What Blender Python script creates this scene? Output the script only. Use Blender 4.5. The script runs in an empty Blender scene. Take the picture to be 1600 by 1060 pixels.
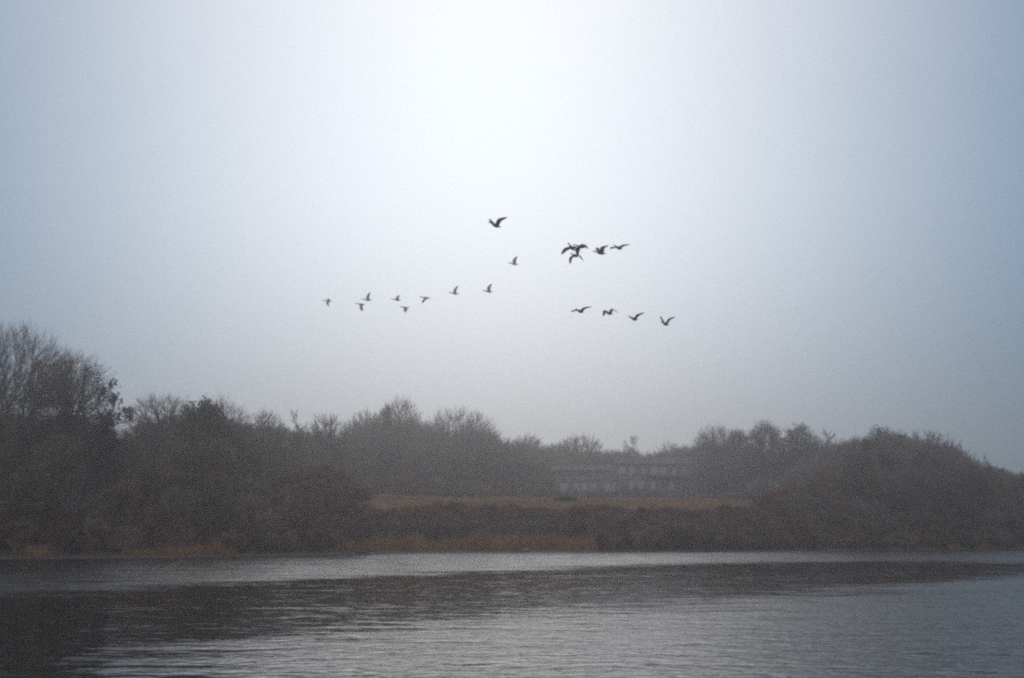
import bpy, math, random
import numpy as np
from mathutils import Vector, Matrix

# ------------------------------------------------------------------ camera, sky, sun, exposure
scene = bpy.context.scene
C = scene.collection
F = 1778.0                      # focal length in pixels of the 1600 px wide photograph
PITCH = math.radians(9.58)
CAM_H = 2.4
cam_data = bpy.data.cameras.new('camera')
cam_data.sensor_width = 36.0
cam_data.lens = 36.0 * F / 1600.0
cam_data.clip_start = 0.1
cam_data.clip_end = 3000
cam = bpy.data.objects.new('camera', cam_data)
cam.location = (0, 0, CAM_H)
cam.rotation_euler = (math.pi / 2 + PITCH, 0, 0)
C.objects.link(cam)
scene.camera = cam

SUN_EL = math.radians(21.0)
SUN_AZ = math.radians(-1.8)     # clockwise from +Y
world = bpy.data.worlds.new('World')
scene.world = world
world.use_nodes = True
wn = world.node_tree.nodes
wl = world.node_tree.links
bg = wn['Background']
sky = wn.new('ShaderNodeTexSky')
sky.sky_type = 'NISHITA'
sky.sun_disc = False
sky.sun_elevation = SUN_EL
sky.sun_rotation = SUN_AZ
sky.altitude = 0
sky.air_density = 1.0
sky.dust_density = 1.0
sky.ozone_density = 2.0
# a broad bank of white fog runs overhead from in front of the camera to behind it; the darker blue-grey sides are lens vignetting painted into the sky colour,
# and the fog thickens and dims towards the horizon all round
SKY_POWER = 0.35
SKY_GAIN = (1.1, 2.45, 3.8)           # cool, foggy daylight
FOG_WHITE = (16.2, 13.6, 11.4)
gm = wn.new('ShaderNodeGamma')
gm.inputs['Gamma'].default_value = SKY_POWER
wl.new(sky.outputs[0], gm.inputs['Color'])
tcw = wn.new('ShaderNodeTexCoord')
sx = wn.new('ShaderNodeSeparateXYZ')
wl.new(tcw.outputs['Generated'], sx.inputs[0])
off = wn.new('ShaderNodeMath'); off.operation = 'ADD'
off.inputs[1].default_value = 0.02
wl.new(sx.outputs[0], off.inputs[0])
ab = wn.new('ShaderNodeMath'); ab.operation = 'ABSOLUTE'
wl.new(off.outputs[0], ab.inputs[0])
fogb = wn.new('ShaderNodeMapRange')
fogb.interpolation_type = 'SMOOTHSTEP'
fogb.inputs['From Min'].default_value = 0.60
fogb.inputs['From Max'].default_value = 0.0
wl.new(ab.outputs[0], fogb.inputs['Value'])
fogc = wn.new('ShaderNodeVectorMath'); fogc.operation = 'SCALE'
fogc.inputs[0].default_value = FOG_WHITE
wl.new(fogb.outputs[0], fogc.inputs['Scale'])
skg = wn.new('ShaderNodeVectorMath'); skg.operation = 'MULTIPLY'
skg.inputs[1].default_value = SKY_GAIN
wl.new(gm.outputs[0], skg.inputs[0])
sm = wn.new('ShaderNodeVectorMath'); sm.operation = 'ADD'
wl.new(skg.outputs[0], sm.inputs[0]); wl.new(fogc.outputs[0], sm.inputs[1])
veil = wn.new('ShaderNodeMapRange')
veil.interpolation_type = 'SMOOTHSTEP'
veil.inputs['From Min'].default_value = 0.0
veil.inputs['From Max'].default_value = 0.30
veil.inputs['To Min'].default_value = 0.67
veil.inputs['To Max'].default_value = 1.0
wl.new(sx.outputs[2], veil.inputs['Value'])
gain = wn.new('ShaderNodeVectorMath')
gain.operation = 'SCALE'
wl.new(sm.outputs[0], gain.inputs[0])
wl.new(veil.outputs[0], gain.inputs['Scale'])
wl.new(gain.outputs[0], bg.inputs['Color'])
bg.inputs['Strength'].default_value = 0.14

sun_data = bpy.data.lights.new('sun', 'SUN')
sun_data.energy = 0.5
sun_data.angle = math.radians(30)
sun_data.color = (1.0, 0.95, 0.92)
sun = bpy.data.objects.new('sun', sun_data)
sd = Vector((math.sin(SUN_AZ) * math.cos(SUN_EL), math.cos(SUN_AZ) * math.cos(SUN_EL), math.sin(SUN_EL)))
sun.rotation_euler = sd.to_track_quat('Z', 'Y').to_euler()
sun.location = (0, 0, 60)
C.objects.link(sun)

scene.view_settings.view_transform = 'Standard'
scene.view_settings.look = 'None'
scene.view_settings.exposure = -1.38
scene.view_settings.gamma = 1.0
scene.view_settings.use_curve_mapping = False
scene.render.engine = 'CYCLES'
scene.cycles.max_bounces = 6
scene.cycles.diffuse_bounces = 2
scene.cycles.glossy_bounces = 2
scene.cycles.transmission_bounces = 2
scene.cycles.volume_bounces = 0
scene.cycles.use_denoising = False
scene.cycles.use_adaptive_sampling = False
scene.cycles.sample_clamp_indirect = 3.0
scene.cycles.filter_width = 2.4

HAZE_DENSITY = 0.0020
HAZE_G = 0.72
HAZE_COLOR = (0.97, 0.89, 0.86, 1)

# ------------------------------------------------------------------ helpers
rng = np.random.default_rng(11)
CP, SP = math.cos(PITCH), math.sin(PITCH)


def at(px, py, Y):
    """world point at distance Y (along +Y) on the line of sight through photo pixel (px, py)"""
    u = (px - 800) / F
    v = (530 - py) / F
    dx, dy, dz = u, CP - v * SP, SP + v * CP
    k = Y / dy
    return Vector((dx * k, Y, CAM_H + dz * k))


def on_water(px, py):
    u = (px - 800) / F
    v = (530 - py) / F
    dx, dy, dz = u, CP - v * SP, SP + v * CP
    k = -CAM_H / dz
    return dx * k, dy * k


def px_of(x, Y):
    return 800 + F * x / (Y * 1.0)     # near enough for level points


def tag(o, label=None, cat=None, group=None, kind=None):
    if label: o['label'] = label
    if cat: o['category'] = cat
    if group: o['group'] = group
    if kind: o['kind'] = kind
    return o


def empty(name, loc, rz=0.0):
    o = bpy.data.objects.new(name, None)
    o.location = loc
    o.rotation_euler = (0, 0, rz)
    o.empty_display_size = 0.3
    C.objects.link(o)
    return o


def link(name, mesh, parent=None, loc=None):
    o = bpy.data.objects.new(name, mesh)
    C.objects.link(o)
    if parent is not None: o.parent = parent
    if loc is not None: o.location = loc
    return o


def np_mesh(name, V, polys, mats, mat_idx=None, smooth=False):
    """V (n,3); polys list of (m,k) int arrays"""
    me = bpy.data.meshes.new(name)
    V = np.asarray(V, dtype=np.float32)
    polys = [np.asarray(p, dtype=np.int32) for p in polys if len(p)]
    me.vertices.add(len(V))
    me.vertices.foreach_set('co', V.ravel())
    loops = np.concatenate([p.ravel() for p in polys])
    tot = np.concatenate([np.full(len(p), p.shape[1], np.int32) for p in polys])
    start = np.concatenate([[0], np.cumsum(tot)[:-1]]).astype(np.int32)
    me.loops.add(len(loops))
    me.loops.foreach_set('vertex_index', loops)
    me.polygons.add(len(tot))
    me.polygons.foreach_set('loop_start', start)
    if mat_idx is not None:
        me.polygons.foreach_set('material_index', np.asarray(mat_idx, np.int32))
    me.update(calc_edges=True)
    if smooth:
        me.polygons.foreach_set('use_smooth', np.ones(len(tot), bool))
    for m in (mats if isinstance(mats, (list, tuple)) else [mats]):
        me.materials.append(m)
    return me


def vnoise(x, y, seed=0, octaves=3):
    """cheap smooth value noise from sums of sines"""
    r = np.random.default_rng(seed)
    out = 0.0
    amp, tot, f = 1.0, 0.0, 1.0
    for _ in range(octaves):
        for _k in range(3):
            a = r.uniform(0, 2 * math.pi)
            ph = r.uniform(0, 2 * math.pi)
            out = out + amp * np.sin(f * (x * math.cos(a) + y * math.sin(a)) + ph) / 3
        tot += amp
        amp *= 0.6
        f *= 2.1
    return out / tot * 1.6


class Solid:
    """collects boxes and prisms into one mesh"""
    def __init__(self):
        self.v, self.f = [], []

    def box(self, x0, x1, y0, y1, z0, z1):
        b = len(self.v)
        self.v += [(x0, y0, z0), (x1, y0, z0), (x1, y1, z0), (x0, y1, z0),
                   (x0, y0, z1), (x1, y0, z1), (x1, y1, z1), (x0, y1, z1)]
        self.f += [tuple(b + i for i in q) for q in
                   ((3, 2, 1, 0), (4, 5, 6, 7), (0, 1, 5, 4), (1, 2, 6, 5), (2, 3, 7, 6), (3, 0, 4, 7))]
        return self

    def prism_x(self, prof, x0, x1):
        """profile of (y,z) points swept along x"""
        n, b = len(prof), len(self.v)
        self.v += [(x0, y, z) for y, z in prof] + [(x1, y, z) for y, z in prof]
        for i in range(n):
            j = (i + 1) % n
            self.f.append((b + i, b + j, b + n + j, b + n + i))
        self.f.append(tuple(b + i for i in range(n))[::-1])
        self.f.append(tuple(b + n + i for i in range(n)))
        return self

    def prism_y(self, prof, y0, y1):
        n, b = len(prof), len(self.v)
        self.v += [(x, y0, z) for x, z in prof] + [(x, y1, z) for x, z in prof]
        for i in range(n):
            j = (i + 1) % n
            self.f.append((b + i, b + j, b + n + j, b + n + i))
        self.f.append(tuple(b + i for i in range(n))[::-1])
        self.f.append(tuple(b + n + i for i in range(n)))
        return self

    def build(self, name, mat, parent):
        me = bpy.data.meshes.new(name)
        me.from_pydata(self.v, [], self.f)
        me.materials.append(mat)
        me.validate()
        return link(name, me, parent)


# ------------------------------------------------------------------ materials
def new_mat(name):
    m = bpy.data.materials.new(name)
    m.use_nodes = True
    return m, m.node_tree.nodes, m.node_tree.links


def noise_mat(name, c1, c2, scale=3.0, rough=0.85, spec=0.2, bump=0.0, detail=4.0, vary=0.0, stretch=(1, 1, 1)):
    m, n, l = new_mat(name)
    p = n['Principled BSDF']
    p.inputs['Roughness'].default_value = rough
    p.inputs['Specular IOR Level'].default_value = spec
    tc = n.new('ShaderNodeTexCoord')
    mp = n.new('ShaderNodeMapping')
    mp.inputs['Scale'].default_value = stretch
    l.new(tc.outputs['Object'], mp.inputs['Vector'])
    t = n.new('ShaderNodeTexNoise')
    t.inputs['Scale'].default_value = scale
    t.inputs['Detail'].default_value = detail
    l.new(mp.outputs[0], t.inputs['Vector'])
    r = n.new('ShaderNodeValToRGB')
    r.color_ramp.elements[0].position = 0.32
    r.color_ramp.elements[1].position = 0.68
    r.color_ramp.elements[0].color = (*c1, 1)
    r.color_ramp.elements[1].color = (*c2, 1)
    l.new(t.outputs['Fac'], r.inputs[0])
    out = r.outputs[0]
    if vary:
        oi = n.new('ShaderNodeObjectInfo')
        h = n.new('ShaderNodeHueSaturation')
        mr = n.new('ShaderNodeMapRange')
        mr.inputs['To Min'].default_value = 1 - vary
        mr.inputs['To Max'].default_value = 1 + vary
        l.new(oi.outputs['Random'], mr.inputs['Value'])
        l.new(mr.outputs[0], h.inputs['Value'])
        # every plant has its own shade: some grey, some red-brown, some olive
        wn_ = n.new('ShaderNodeTexWhiteNoise'); wn_.noise_dimensions = '1D'
        l.new(oi.outputs['Random'], wn_.inputs['W'])
        ms = n.new('ShaderNodeMapRange')
        ms.inputs['To Min'].default_value = 0.45
        ms.inputs['To Max'].default_value = 1.35
        l.new(wn_.outputs['Value'], ms.inputs['Value'])
        l.new(ms.outputs[0], h.inputs['Saturation'])
        mh = n.new('ShaderNodeMapRange')
        mh.inputs['To Min'].default_value = 0.485
        mh.inputs['To Max'].default_value = 0.535
        sc_ = n.new('ShaderNodeSeparateColor')
        l.new(wn_.outputs['Color'], sc_.inputs[0])
        l.new(sc_.outputs[1], mh.inputs['Value'])
        l.new(mh.outputs[0], h.inputs['Hue'])
        l.new(out, h.inputs['Color'])
        out = h.outputs[0]
    l.new(out, p.inputs['Base Color'])
    if bump:
        b = n.new('ShaderNodeBump')
        b.inputs['Strength'].default_value = bump
        l.new(t.outputs['Fac'], b.inputs['Height'])
        l.new(b.outputs[0], p.inputs['Normal'])
    return m


M_BARK = noise_mat('bark', (0.035, 0.028, 0.025), (0.075, 0.06, 0.052), 1.2, 0.9, 0.1, 0.3, vary=0.25)
M_TWIG = noise_mat('twig', (0.15, 0.10, 0.078), (0.27, 0.185, 0.145), 0.5, 0.9, 0.1, vary=0.4)
M_SHRUB = noise_mat('shrub_stem', (0.15, 0.078, 0.056), (0.30, 0.165, 0.115), 0.6, 0.9, 0.1, vary=0.55)
M_OAK = noise_mat('withered_leaf', (0.035, 0.028, 0.018), (0.065, 0.05, 0.03), 0.9, 0.85, 0.15)
M_NEEDLE = noise_mat('pine_needle', (0.018, 0.03, 0.022), (0.04, 0.055, 0.036), 1.0, 0.8, 0.2)
M_GREEN = noise_mat('dull_evergreen_leaf', (0.03, 0.035, 0.022), (0.06, 0.066, 0.04), 1.0, 0.8, 0.2)
M_YELLOW = noise_mat('yellow_leaf', (0.09, 0.10, 0.035), (0.13, 0.12, 0.04), 1.0, 0.8, 0.2)
M_STRAW = noise_mat('straw', (0.33, 0.19, 0.095), (0.50, 0.31, 0.155), 0.35, 0.85, 0.15)
M_REED = noise_mat('dry_reed', (0.32, 0.16, 0.062), (0.52, 0.29, 0.12), 0.3, 0.85, 0.15)
M_ROCK = noise_mat('rock', (0.05, 0.045, 0.042), (0.12, 0.105, 0.1), 3.0, 0.75, 0.3, 0.4)
M_ROCK_PALE = noise_mat('pale_rock', (0.24, 0.2, 0.19), (0.36, 0.3, 0.29), 3.0, 0.75, 0.3, 0.4)


def ground_material():
    m, n, l = new_mat('ground_soil')
    p = n['Principled BSDF']
    p.inputs['Roughness'].default_value = 0.85
    p.inputs['Specular IOR Level'].default_value = 0.25
    tc = n.new('ShaderNodeTexCoord')
    t = n.new('ShaderNodeTexNoise')
    t.inputs['Scale'].default_value = 0.9
    t.inputs['Detail'].default_value = 8
    l.new(tc.outputs['Object'], t.inputs['Vector'])
    soil = n.new('ShaderNodeValToRGB')
    soil.color_ramp.elements[0].color = (0.03, 0.023, 0.018, 1)
    soil.color_ramp.elements[1].color = (0.075, 0.053, 0.038, 1)
    l.new(t.outputs['Fac'], soil.inputs[0])
    lawn = n.new('ShaderNodeValToRGB')
    lawn.color_ramp.elements[0].color = (0.25, 0.14, 0.07, 1)
    lawn.color_ramp.elements[1].color = (0.46, 0.28, 0.145, 1)
    l.new(t.outputs['Fac'], lawn.inputs[0])
    mud = n.new('ShaderNodeValToRGB')
    mud.color_ramp.elements[0].color = (0.06, 0.05, 0.043, 1)
    mud.color_ramp.elements[1].color = (0.11, 0.092, 0.08, 1)
    l.new(t.outputs['Fac'], mud.inputs[0])
    a1 = n.new('ShaderNodeAttribute'); a1.attribute_name = 'lawn'
    a2 = n.new('ShaderNodeAttribute'); a2.attribute_name = 'mud'
    mx = n.new('ShaderNodeMix'); mx.data_type = 'RGBA'
    l.new(a1.outputs['Fac'], mx.inputs[0])
    l.new(soil.outputs[0], mx.inputs[6]); l.new(lawn.outputs[0], mx.inputs[7])
    mx2 = n.new('ShaderNodeMix'); mx2.data_type = 'RGBA'
    l.new(a2.outputs['Fac'], mx2.inputs[0])
    l.new(mx.outputs[2], mx2.inputs[6]); l.new(mud.outputs[0], mx2.inputs[7])
    l.new(mx2.outputs[2], p.inputs['Base Color'])
    rr = n.new('ShaderNodeMapRange')
    rr.inputs['To Min'].default_value = 0.85
    rr.inputs['To Max'].default_value = 0.5
    l.new(a2.outputs['Fac'], rr.inputs['Value'])
    l.new(rr.outputs[0], p.inputs['Roughness'])
    b = n.new('ShaderNodeBump')
    b.inputs['Strength'].default_value = 0.5
    b.inputs['Distance'].default_value = 0.15
    l.new(t.outputs['Fac'], b.inputs['Height'])
    l.new(b.outputs[0], p.inputs['Normal'])
    return m


def water_material():
    m, n, l = new_mat('pond_water')
    p = n['Principled BSDF']
    p.inputs['Base Color'].default_value = (0.004, 0.004, 0.005, 1)
    p.inputs['IOR'].default_value = 1.333
    p.inputs['Specular IOR Level'].default_value = 0.5
    ruf = n.new('ShaderNodeAttribute'); ruf.attribute_name = 'ruffle'
    geo = n.new('ShaderNodeNewGeometry')

    def noise(scale, rot, sx, sy, detail, dist=0.0):
        mp = n.new('ShaderNodeMapping')
        mp.inputs['Rotation'].default_value = (0, 0, math.radians(rot))
        mp.inputs['Scale'].default_value = (sx, sy, 1)
        l.new(geo.outputs['Position'], mp.inputs['Vector'])
        t = n.new('ShaderNodeTexNoise')
        t.inputs['Scale'].default_value = scale
        t.inputs['Detail'].default_value = detail
        t.inputs['Distortion'].default_value = dist
        l.new(mp.outputs[0], t.inputs['Vector'])
        return t.outputs['Fac']

    def math_(op, a, b):
        k = n.new('ShaderNodeMath'); k.operation = op
        for i, v in enumerate((a, b)):
            if isinstance(v, (int, float)): k.inputs[i].default_value = v
            else: l.new(v, k.inputs[i])
        return k.outputs[0]

    streak = noise(1.0, -4, 0.11, 0.42, 4.0, 0.4)
    streak2 = noise(1.0, 4, 0.42, 1.1, 3.0, 0.3)
    st = math_('ADD', math_('MULTIPLY', streak, 1.0), math_('MULTIPLY', streak2, 0.9))
    st = math_('SUBTRACT', st, 1.06)
    st = math_('MULTIPLY', st, 1.5)
    rv = math_('ADD', ruf.outputs['Fac'], st)
    rv.node.use_clamp = True

    swell = noise(1.0, 28, 0.9, 2.0, 2.0, 0.5)       # long low ripples
    mid = noise(1.0, 24, 2.1, 3.5, 2.0, 0.3)
    fine = noise(1.0, 8, 3.2, 6.0, 3.0, 0.0)            # wind ruffle
    calm_amp = 0.020
    h = math_('MULTIPLY', swell, calm_amp)
    ramp = math_('MULTIPLY_ADD', rv, 0.058)
    n_last = ramp.node; n_last.inputs[2].default_value = 0.004
    h = math_('ADD', h, math_('MULTIPLY', mid, ramp))
    ramp2 = math_('MULTIPLY_ADD', rv, 0.018)
    ramp2.node.inputs[2].default_value = 0.0008
    h = math_('ADD', h, math_('MULTIPLY', fine, ramp2))
    b = n.new('ShaderNodeBump')
    b.inputs['Strength'].default_value = 1.0
    b.inputs['Distance'].default_value = 1.0
    l.new(h, b.inputs['Height'])
    l.new(b.outputs[0], p.inputs['Normal'])
    r = math_('MULTIPLY_ADD', rv, 0.16)
    r.node.inputs[2].default_value = 0.05
    l.new(r, p.inputs['Roughness'])
    return m


# ------------------------------------------------------------------ the lie of the land
SHORE = np.array([(-300, 82), (-120, 90), (-45.5, 100), (-30.6, 108), (-21, 116), (-18.2, 119), (-15.5, 130), (-8, 135), (0, 137),
                  (28, 141), (50, 149), (71, 158), (100, 172), (140, 190), (220, 215), (400, 240)], float)


def shore(x):
    return np.interp(x, SHORE[:, 0], SHORE[:, 1]) + 0.7 * vnoise(np.asarray(x) * 0.35, 0.0, 3, 4)


_SP = np.array([(-40, -0.9), (-8, -0.45), (0, 0.0), (2.5, 0.22), (4.5, 0.6), (8, 1.6), (19, 5.0), (35, 6.5), (70, 7.75), (100, 9.0), (150, 10.8), (250, 13), (500, 15)])


def ground_z(x, y):
    s = np.asarray(y) - shore(x)
    z = np.interp(s, _SP[:, 0], _SP[:, 1])
    x_ = np.asarray(x, float)
    bar = np.exp(-((s + 4.2) / 1.3) ** 2) * np.clip((x_ + 22) / 3, 0, 1) * np.clip((6 - x_) / 6, 0, 1)
    z = z + bar * (0.27 + 0.10 * vnoise(x_ * 0.9, s * 0.8, 17))
    return z + np.clip((s - 1) / 12, 0, 1) * 0.35 * vnoise(np.asarray(x) * 0.11, np.asarray(y) * 0.11, 7)


def gz(x, y):
    return float(ground_z(np.array([x]), np.array([y]))[0])


def grid(xs, ys):
    X, Y = np.meshgrid(xs, ys)
    nx, ny = len(xs), len(ys)
    i = np.arange(nx * ny).reshape(ny, nx)
    q = np.stack([i[:-1, :-1], i[:-1, 1:], i[1:, 1:], i[1:, :-1]], -1).reshape(-1, 4)
    return X.ravel(), Y.ravel(), q


xs = np.concatenate([np.linspace(-340, -90, 40), np.arange(-88, 110, 1.0), np.linspace(112, 400, 40)])
ys = np.concatenate([np.linspace(-40, 80, 25), np.arange(82, 200, 0.8), np.linspace(202, 520, 40)])
X, Y, q = grid(xs, ys)
Z = ground_z(X, Y)
s_ = Y - shore(X)
PXg = 800 + F * X / np.maximum(Y, 1)
me = np_mesh('ground', np.stack([X, Y, Z], 1), [q], ground_material(), smooth=True)
lawn = (0.62 + 0.55 * vnoise(X * 0.35, Y * 0.22, 91)).clip(0, 1) * np.clip((s_ - 14) / 3, 0, 1) * np.clip((84 - s_) / 10, 0, 1) * np.clip((PXg - 520) / 110, 0, 1) * np.clip((1215 - PXg) / 90, 0, 1)
mud = np.clip(1 - np.abs(s_ - 0.2) / 3.4, 0, 1)
for nm, val in (('lawn', lawn), ('mud', mud)):
    a = me.attributes.new(nm, 'FLOAT', 'POINT')
    a.data.foreach_set('value', val.astype(np.float32))
tag(link('ground', me), 'muddy far shore rising to a bank of dry grass', kind='structure')

# water
xs = np.concatenate([np.linspace(-330, -72, 50), np.arange(-70, 100, 0.8), np.linspace(102, 390, 50)])
ys = np.concatenate([np.linspace(-35, 14, 20), np.arange(15, 172, 0.8), np.linspace(174, 260, 20)])
X, Y, q = grid(xs, ys)
wob = 2.4 * vnoise(X * 0.16, Y * 0.2, 21) + 2.0 * vnoise(X * 0.35, Y * 0.9, 22, 4)
low = (33.0 + 1.165 * X) - Y + wob * 0.9
upp = Y - (72 + 1.25 * X - 0.02 * X * X) + wob * 1.6
near = np.clip(low / 7 + 0.35, 0, 1) * np.clip((X + 10.5 + 0.22 * (Y - 18) + 2.2 * vnoise(X * 0.5, Y * 0.9, 23)) / 9, 0, 1)
far = np.clip(upp / 9 + 0.3, 0, 1)
shelter = np.clip((shore(X) - Y) / 6, 0, 1)
ruffle = np.maximum(near, far * (0.35 + 0.65 * shelter))
ruffle = np.where(Y > 200, 1, ruffle)
me = np_mesh('water', np.stack([X, Y, np.zeros_like(X)], 1), [q], water_material(), smooth=True)
a = me.attributes.new('ruffle', 'FLOAT', 'POINT')
a.data.foreach_set('value', ruffle.astype(np.float32))
tag(link('water', me), 'dark pond water with wind ruffled bands and calm reflections', kind='structure')

# ------------------------------------------------------------------ trees
def norm(v):
    return v / np.maximum(np.linalg.norm(v, axis=-1, keepdims=True), 1e-9)


def grow(r, stems, levels):
    """level by level growth. stems: (P,D,L,R). Returns per level lists of (points[n,k,3], radii[n,k])"""
    P, D, L, R = [np.asarray(a, float) for a in stems]
    out = []
    for li, lv in enumerate(levels):
        k = lv['seg']
        pts, dirs = [P], [norm(D)]
        d, p = norm(D), P
        for _ in range(k):
            d = norm(d + lv['gnarl'] * r.normal(size=d.shape) + np.array([0, 0, lv['up']]))
            p = p + d * (L / k)[:, None]
            pts.append(p); dirs.append(d)
        pts = np.stack(pts, 1); dirs = np.stack(dirs, 1)
        tt = np.linspace(0, 1, k + 1)
        rad = R[:, None] * (1 - (1 - lv['tip']) * tt[None, :])
        out.append((pts, rad))
        if li + 1 == len(levels): break
        nx = levels[li + 1]
        n = nx['n']
        N = len(P)
        base = (np.arange(n) + 0.5) / n
        t = np.clip(base[None, :] + r.uniform(-0.5, 0.5, (N, n)) / n, 0, 0.999)
        t = nx['t0'] + (nx['t1'] - nx['t0']) * t
        fi = t * k
        i0 = np.minimum(fi.astype(int), k - 1)
        fr = (fi - i0)[..., None]
        row = np.arange(N)[:, None]
        cp = pts[row, i0] * (1 - fr) + pts[row, i0 + 1] * fr
        cd = dirs[row, np.minimum(i0 + 1, k)]
        cr = rad[row, i0]
        ang = r.uniform(nx['a0'], nx['a1'], (N, n))[..., None]
        perp = r.normal(size=cd.shape)
        perp[..., 2] += nx.get('lift', 0.0)
        perp = norm(perp - (perp * cd).sum(-1, keepdims=True) * cd)
        nd = cd * np.cos(ang) + perp * np.sin(ang)
        nl = L[:, None] * nx['len'] * (1 - nx.get('fall', 0.5) * (t - nx['t0']) / max(nx['t1'] - nx['t0'], 1e-3)) * r.uniform(0.7, 1.25, (N, n))
        nr = np.minimum(cr * nx['rad'], nx.get('rmax', 9)) * r.uniform(0.8, 1.1, (N, n))
        P = cp.reshape(-1, 3); D = nd.reshape(-1, 3); L = nl.reshape(-1); R = nr.reshape(-1)
    return out


def tubes(pts, rad, sides):
    """continuous tubes along chains of points, pointed tips"""
    N, K, _ = pts.shape
    d = norm(np.diff(pts, axis=1))
    d = np.concatenate([d, d[:, -1:]], 1)
    ref = np.where(np.abs(d[:, :1, 2:3]) > 0.9, np.array([1.0, 0, 0]), np.array([0, 0, 1.0]))
    u = norm(np.cross(d, np.broadcast_to(ref, d.shape)))
    w = np.cross(d, u)
    a = np.arange(sides) * 2 * math.pi / sides
    ring = pts[:, :, None] + rad[:, :, None, None] * (np.cos(a)[:, None] * u[:, :, None] + np.sin(a)[:, None] * w[:, :, None])
    body = ring[:, :-1].reshape(-1, 3)
    tipv = pts[:, -1]
    V = np.concatenate([body, tipv])
    kb = (K - 1) * sides
    base = (np.arange(N) * kb)[:, None, None, None]
    kk = np.arange(K - 2)[None, :, None] * sides
    ss = np.arange(sides)[None, None, :]
    sn = (np.arange(sides) + 1) % sides
    sn = sn[None, None, :]
    b = base[..., 0]
    Q = np.stack([b + kk + ss, b + kk + sn, b + kk + sides + sn, b + kk + sides + ss], -1).reshape(-1, 4) if K > 2 else np.zeros((0, 4), int)
    last = (K - 2) * sides
    bb = (np.arange(N) * kb)[:, None]
    tip = (N * kb + np.arange(N))[:, None]
    s1 = np.arange(sides)[None, :]; s2 = (np.arange(sides) + 1)[None, :] % sides
    T = np.stack([bb + last + s1, bb + last + s2, np.broadcast_to(tip, (N, sides))], -1).reshape(-1, 3)
    return V, Q, T


def merge(parts):
    vs, qs, ts, o = [], [], [], 0
    for V, Q, T in parts:
        vs.append(V)
        if len(Q): qs.append(Q + o)
        if len(T): ts.append(T + o)
        o += len(V)
    return np.concatenate(vs), (np.concatenate(qs) if qs else np.zeros((0, 4), int)), (np.concatenate(ts) if ts else np.zeros((0, 3), int))


def leaves(r, centres, size, n, spread):
    """n small leaf-like double triangles (a folded quad) round every centre"""
    c = np.repeat(centres, n, 0) + r.normal(size=(len(centres) * n, 3)) * spread
    a = norm(r.normal(size=c.shape)); b = norm(np.cross(a, r.normal(size=c.shape)))
    up = np.cross(a, b)
    sz = size * r.uniform(0.6, 1.3, (len(c), 1))
    V = np.stack([c - a * sz, c + b * sz * 0.45 + up * sz * 0.15, c + a * sz, c - b * sz * 0.45 + up * sz * 0.15], 1).reshape(-1, 3)
    i = np.arange(len(c))[:, None] * 4
    return V, np.zeros((0, 4), int), np.concatenate([i + np.array([[0, 1, 2]]), i + np.array([[0, 2, 3]])])


def stems_for(r, kind):
    if kind == 'multi':
        n = 5
        a = np.arange(n) * 2 * math.pi / n + r.uniform(0, 6)
        lean = r.uniform(0.12, 0.38, n)
        D = np.stack([np.cos(a) * lean, np.sin(a) * lean, np.ones(n)], 1)
        P = np.stack([np.cos(a) * 0.015, np.sin(a) * 0.015, np.zeros(n) - 0.02], 1)
        return P, D, r.uniform(0.6, 0.75, n), np.full(n, 0.014)
    return [[0, 0, -0.02]], [[0.02, 0.0, 1]], [0.85], [0.016]


def levels_for(kind, dense=1.0):
    q = lambda v: max(2, int(round(v * dense)))
    if kind == 'spindly':
        return [dict(seg=8, gnarl=0.05, up=0.06, tip=0.15),
                dict(n=16, t0=0.3, t1=0.98, a0=0.45, a1=0.9, len=0.36, fall=0.65, rad=0.45, seg=5, gnarl=0.12, up=0.12, tip=0.25),
                dict(n=7, t0=0.2, t1=1.0, a0=0.35, a1=0.8, len=0.42, fall=0.4, rad=0.5, seg=3, gnarl=0.14, up=0.1, tip=0.3),
                dict(n=q(9), t0=0.15, t1=1.0, a0=0.3, a1=0.9, len=0.5, fall=0.35, rad=0.5, rmax=0.0014, seg=2, gnarl=0.14, up=0.1, tip=0.4)]
    if kind == 'multi':
        return [dict(seg=6, gnarl=0.1, up=0.05, tip=0.3),
                dict(n=7, t0=0.1, t1=0.98, a0=0.3, a1=0.8, len=0.6, fall=0.5, rad=0.55, seg=4, gnarl=0.14, up=0.1, tip=0.3),
                dict(n=7, t0=0.1, t1=1.0, a0=0.3, a1=0.9, len=0.5, fall=0.4, rad=0.5, seg=3, gnarl=0.15, up=0.1, tip=0.3),
                dict(n=q(9), t0=0.1, t1=1.0, a0=0.3, a1=0.9, len=0.5, fall=0.3, rad=0.6, rmax=0.0016, seg=2, gnarl=0.15, up=0.1, tip=0.4)]
    if kind == 'pine':
        return [dict(seg=8, gnarl=0.04, up=0.05, tip=0.2),
                dict(n=18, t0=0.3, t1=1.0, a0=0.8, a1=1.35, len=0.44, fall=0.6, rad=0.4, seg=5, gnarl=0.12, up=0.08, tip=0.25),
                dict(n=8, t0=0.3, t1=1.0, a0=0.4, a1=0.9, len=0.42, fall=0.4, rad=0.5, seg=3, gnarl=0.12, up=0.12, tip=0.3),
                dict(n=q(4), t0=0.4, t1=1.0, a0=0.3, a1=0.8, len=0.45, fall=0.3, rad=0.6, rmax=0.002, seg=2, gnarl=0.1, up=0.12, tip=0.4)]


def bez(P0, P1, P2, n):
    t = np.linspace(0, 1, n)[None, :, None]
    return (1 - t) ** 2 * P0[:, None] + 2 * t * (1 - t) * P1[:, None] + t ** 2 * P2[:, None]


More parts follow.
